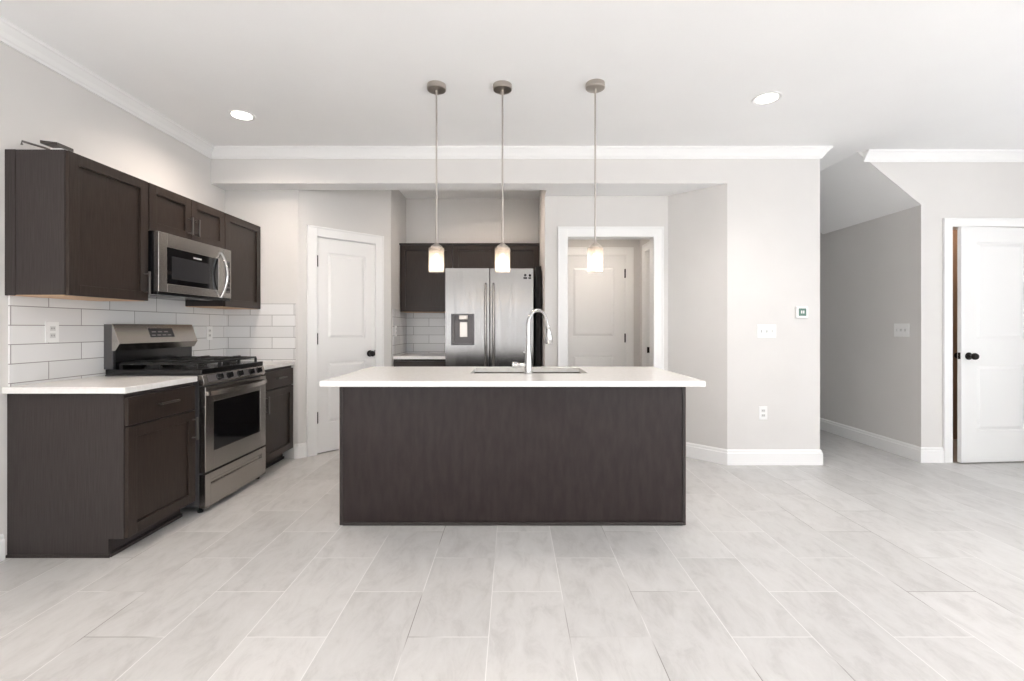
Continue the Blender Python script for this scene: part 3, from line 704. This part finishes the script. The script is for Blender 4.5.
MB().tube([(0.10, 0.006, 0.60), (0.10, -0.042, 0.60), (0.13, -0.048, 0.60), (FW-0.13, -0.048, 0.60), (FW-0.10, -0.042, 0.60), (FW-0.10, 0.006, 0.60)], 0.0115, 12).build('handle', 'steel', fz, smooth=True)
# small dark two-figure sticker on the right door
mb = MB()
sx, sz = FW-0.092, 1.795
mb.cyl(0.014, 0.0015, (sx, 0.0, sz), '-y', 16); mb.box(sx-0.020, sx+0.020, -0.0015, 0.001, sz-0.040, sz-0.020)
mb.cyl(0.013, 0.0015, (sx+0.048, 0.0, sz), '-y', 16); mb.box(sx+0.040, sx+0.062, -0.0015, 0.001, sz-0.016, sz+0.004); mb.box(sx+0.034, sx+0.062, -0.0015, 0.001, sz-0.040, sz-0.022)
mb.build('door_sticker', 'black', dr)
for x in (0.05, FW-0.05):
    for y in (0.12, 0.78): MB().cyl(0.02, 0.032, (x, y, 0), n=16).build('foot', 'black', fr)
for x in (0.05, FW-0.05): box(x-0.04, x+0.04, 0.02, 0.14, FH-0.018, FH+0.006).build('hinge_cover', 'graybody', fr, bevel=0.003)

# ------------------------------------------------------------------ pendants and downlights
def pendant(label, loc):
    r = thing('pendant_light', label, 'pendant light', loc, 0, 'pendant lights over the island')
    z = CEIL-loc[2]
    MB().lathe([(0,z),(.063,z),(.064,z-.006),(.064,z-.028),(.060,z-.033),(.010,z-.036),(0,z-.036)]).build('canopy', 'nickel', r, smooth=True)
    MB().cyl(0.0058, z-0.036-0.185, (0, 0, 0.185), n=12).lathe([(0,z-.036),(.009,z-.036),(.009,z-.062),(0,z-.062)], n=12).build('rod', 'nickel', r, smooth=True)
    MB().lathe([(0,.192),(.012,.192),(.016,.186),(.036,.172),(.040,.160),(.040,.152),(0,.152)]).build('shade_cap', 'nickel', r, smooth=True)
    MB().lathe([(.0465,0),(.0510,.0),(.0510,.158),(.030,.158),(.030,.153),(.0465,.153),(.0465,0)]).build('glass_shade', 'shade', r, smooth=True)
    MB().lathe([(0,.045),(.012,.047),(.021,.060),(.023,.075),(.018,.095),(.011,.11),(.011,.12),(0,.12)]).build('bulb', 'bulb', r, smooth=True)
    MB().cyl(0.014, 0.036, (0,0,0.118)).build('socket', 'nickel', r)
    return r
for lab, x, y in (('left pendant light hanging in front of the wall cabinet beside the refrigerator', -0.510, 3.12),
                  ('middle pendant light hanging in front of the refrigerator door seam', -0.070, 3.12),
                  ('right pendant light hanging in front of the open doorway', 0.545, 3.10)):
    pendant(lab, (x, y, 1.610))
    point('pendant_glow', (x, y, 1.645), 0.9, WARM, 0.02)
def downlight(label, x, y, p, z=CEIL, kelvin=WARM, ang=125):
    r = thing('recessed_downlight', label, 'ceiling light', (x, y, z-0.001), 0, 'recessed ceiling downlights')
    MB().lathe([(.070,-.003),(.092,-.006),(.096,-.002),(.096,0),(.070,0),(.070,-.003)]).build('trim_ring', 'trim', r, smooth=True)
    MB().lathe([(0,-.004),(.071,-.004),(.071,0),(0,0)]).build('lens', 'lamp', r)
    spot('downlight_beam', (x, y, z-0.02), p, kelvin, ang)
LAB = ['lit recessed ceiling light at left, above the kitchen corner', 'lit recessed ceiling light at right, in front of the switch wall']
for i, (x, y) in enumerate(DOWNLIGHTS):
    downlight(LAB[i] if i < 2 else 'recessed ceiling light outside the photo, in the living area', x, y, 75, kelvin=(1.0, 0.86, 0.76) if x < -2 else (1.0, 0.925, 0.88), ang=160 if x < -2 else 125)
downlight('recessed ceiling light inside the refrigerator alcove ceiling', -0.3, 5.0, 42, kelvin=(1.0, 0.82, 0.68), ang=174)
downlight('recessed ceiling light in the back hall behind the doorway', 1.0, 5.20, 28, 2.50, (1.0, 0.85, 0.72), 174)
point('closet_bulb', (4.6, 4.9, 2.4), 8, (1, 0.7, 0.5))  # added lamp, lifts the tan closet visible through the door gap

# ------------------------------------------------------------------ plates and thermostat
def plate(name, label, cat, loc, rotz, w_, h_, kind):
    r = thing(name, label, cat, loc, rotz)
    box(-w_/2, w_/2, -0.006, 0, -h_/2, h_/2).build('cover_plate', 'plastic', r, bevel=0.002)
    if kind == 'switch3':
        for k in (-1, 0, 1):
            box(k*0.048-0.006, k*0.048+0.006, -0.016, -0.006, -0.012, 0.012).build('toggle', 'plastic2', r, bevel=0.002)
    else:
        for k in (-1, 1):
            s = MB().box(-0.017, 0.017, -0.008, -0.006, k*0.021-0.014, k*0.021+0.014).build('receptacle', 'plastic2', r, bevel=0.004)
            MB().box(-0.008, -0.005, -0.0085, -0.008, k*0.021-0.004, k*0.021+0.006).box(0.005, 0.008, -0.0085, -0.008, k*0.021-0.004, k*0.021+0.006).build('slots', 'dark', s)
    return r
plate('light_switch', 'white three-toggle light switch plate below the thermostat on the column wall', 'light switch', (2.291, FRONT, 1.207), 0, 0.170, 0.118, 'switch3')
plate('wall_outlet', 'white wall outlet low on the column wall below the light switch', 'outlet', (2.259, FRONT, 0.468), 0, 0.074, 0.120, 'outlet')
plate('light_switch', 'white three-toggle light switch plate on the shaded stair hall wall', 'light switch', (GX, 4.524, 1.215), -PI/2, 0.175, 0.128, 'switch3')
plate('wall_outlet', 'white outlet on the tile backsplash left of the range', 'outlet', (XL+0.009, 2.760, 1.213), PI/2, 0.080, 0.122, 'outlet')
plate('wall_outlet', 'white outlet on the tile backsplash right of the range console', 'outlet', (XL+0.009, 4.19, 1.19), PI/2, 0.080, 0.122, 'outlet')
plate('wall_outlet', 'white outlet on the tiled side wall of the refrigerator alcove', 'outlet', (XA+0.009, 5.30, 1.20), PI/2, 0.080, 0.122, 'outlet')
t = thing('thermostat', 'square white thermostat with green screen high on the column wall', 'thermostat', (2.603, FRONT, 1.378))
box(-0.054, 0.054, -0.022, 0, -0.054, 0.054).build('thermostat_case', 'plastic', t, bevel=0.008)
s = box(-0.034, 0.034, -0.0235, -0.020, -0.034, 0.034).build('screen', 'screen', t, bevel=0.001)
MB().box(-0.014, -0.002, -0.0240, -0.0235, -0.012, 0.014).box(0.004, 0.016, -0.0240, -0.0235, -0.012, 0.014).build('digits', 'plastic2', s)
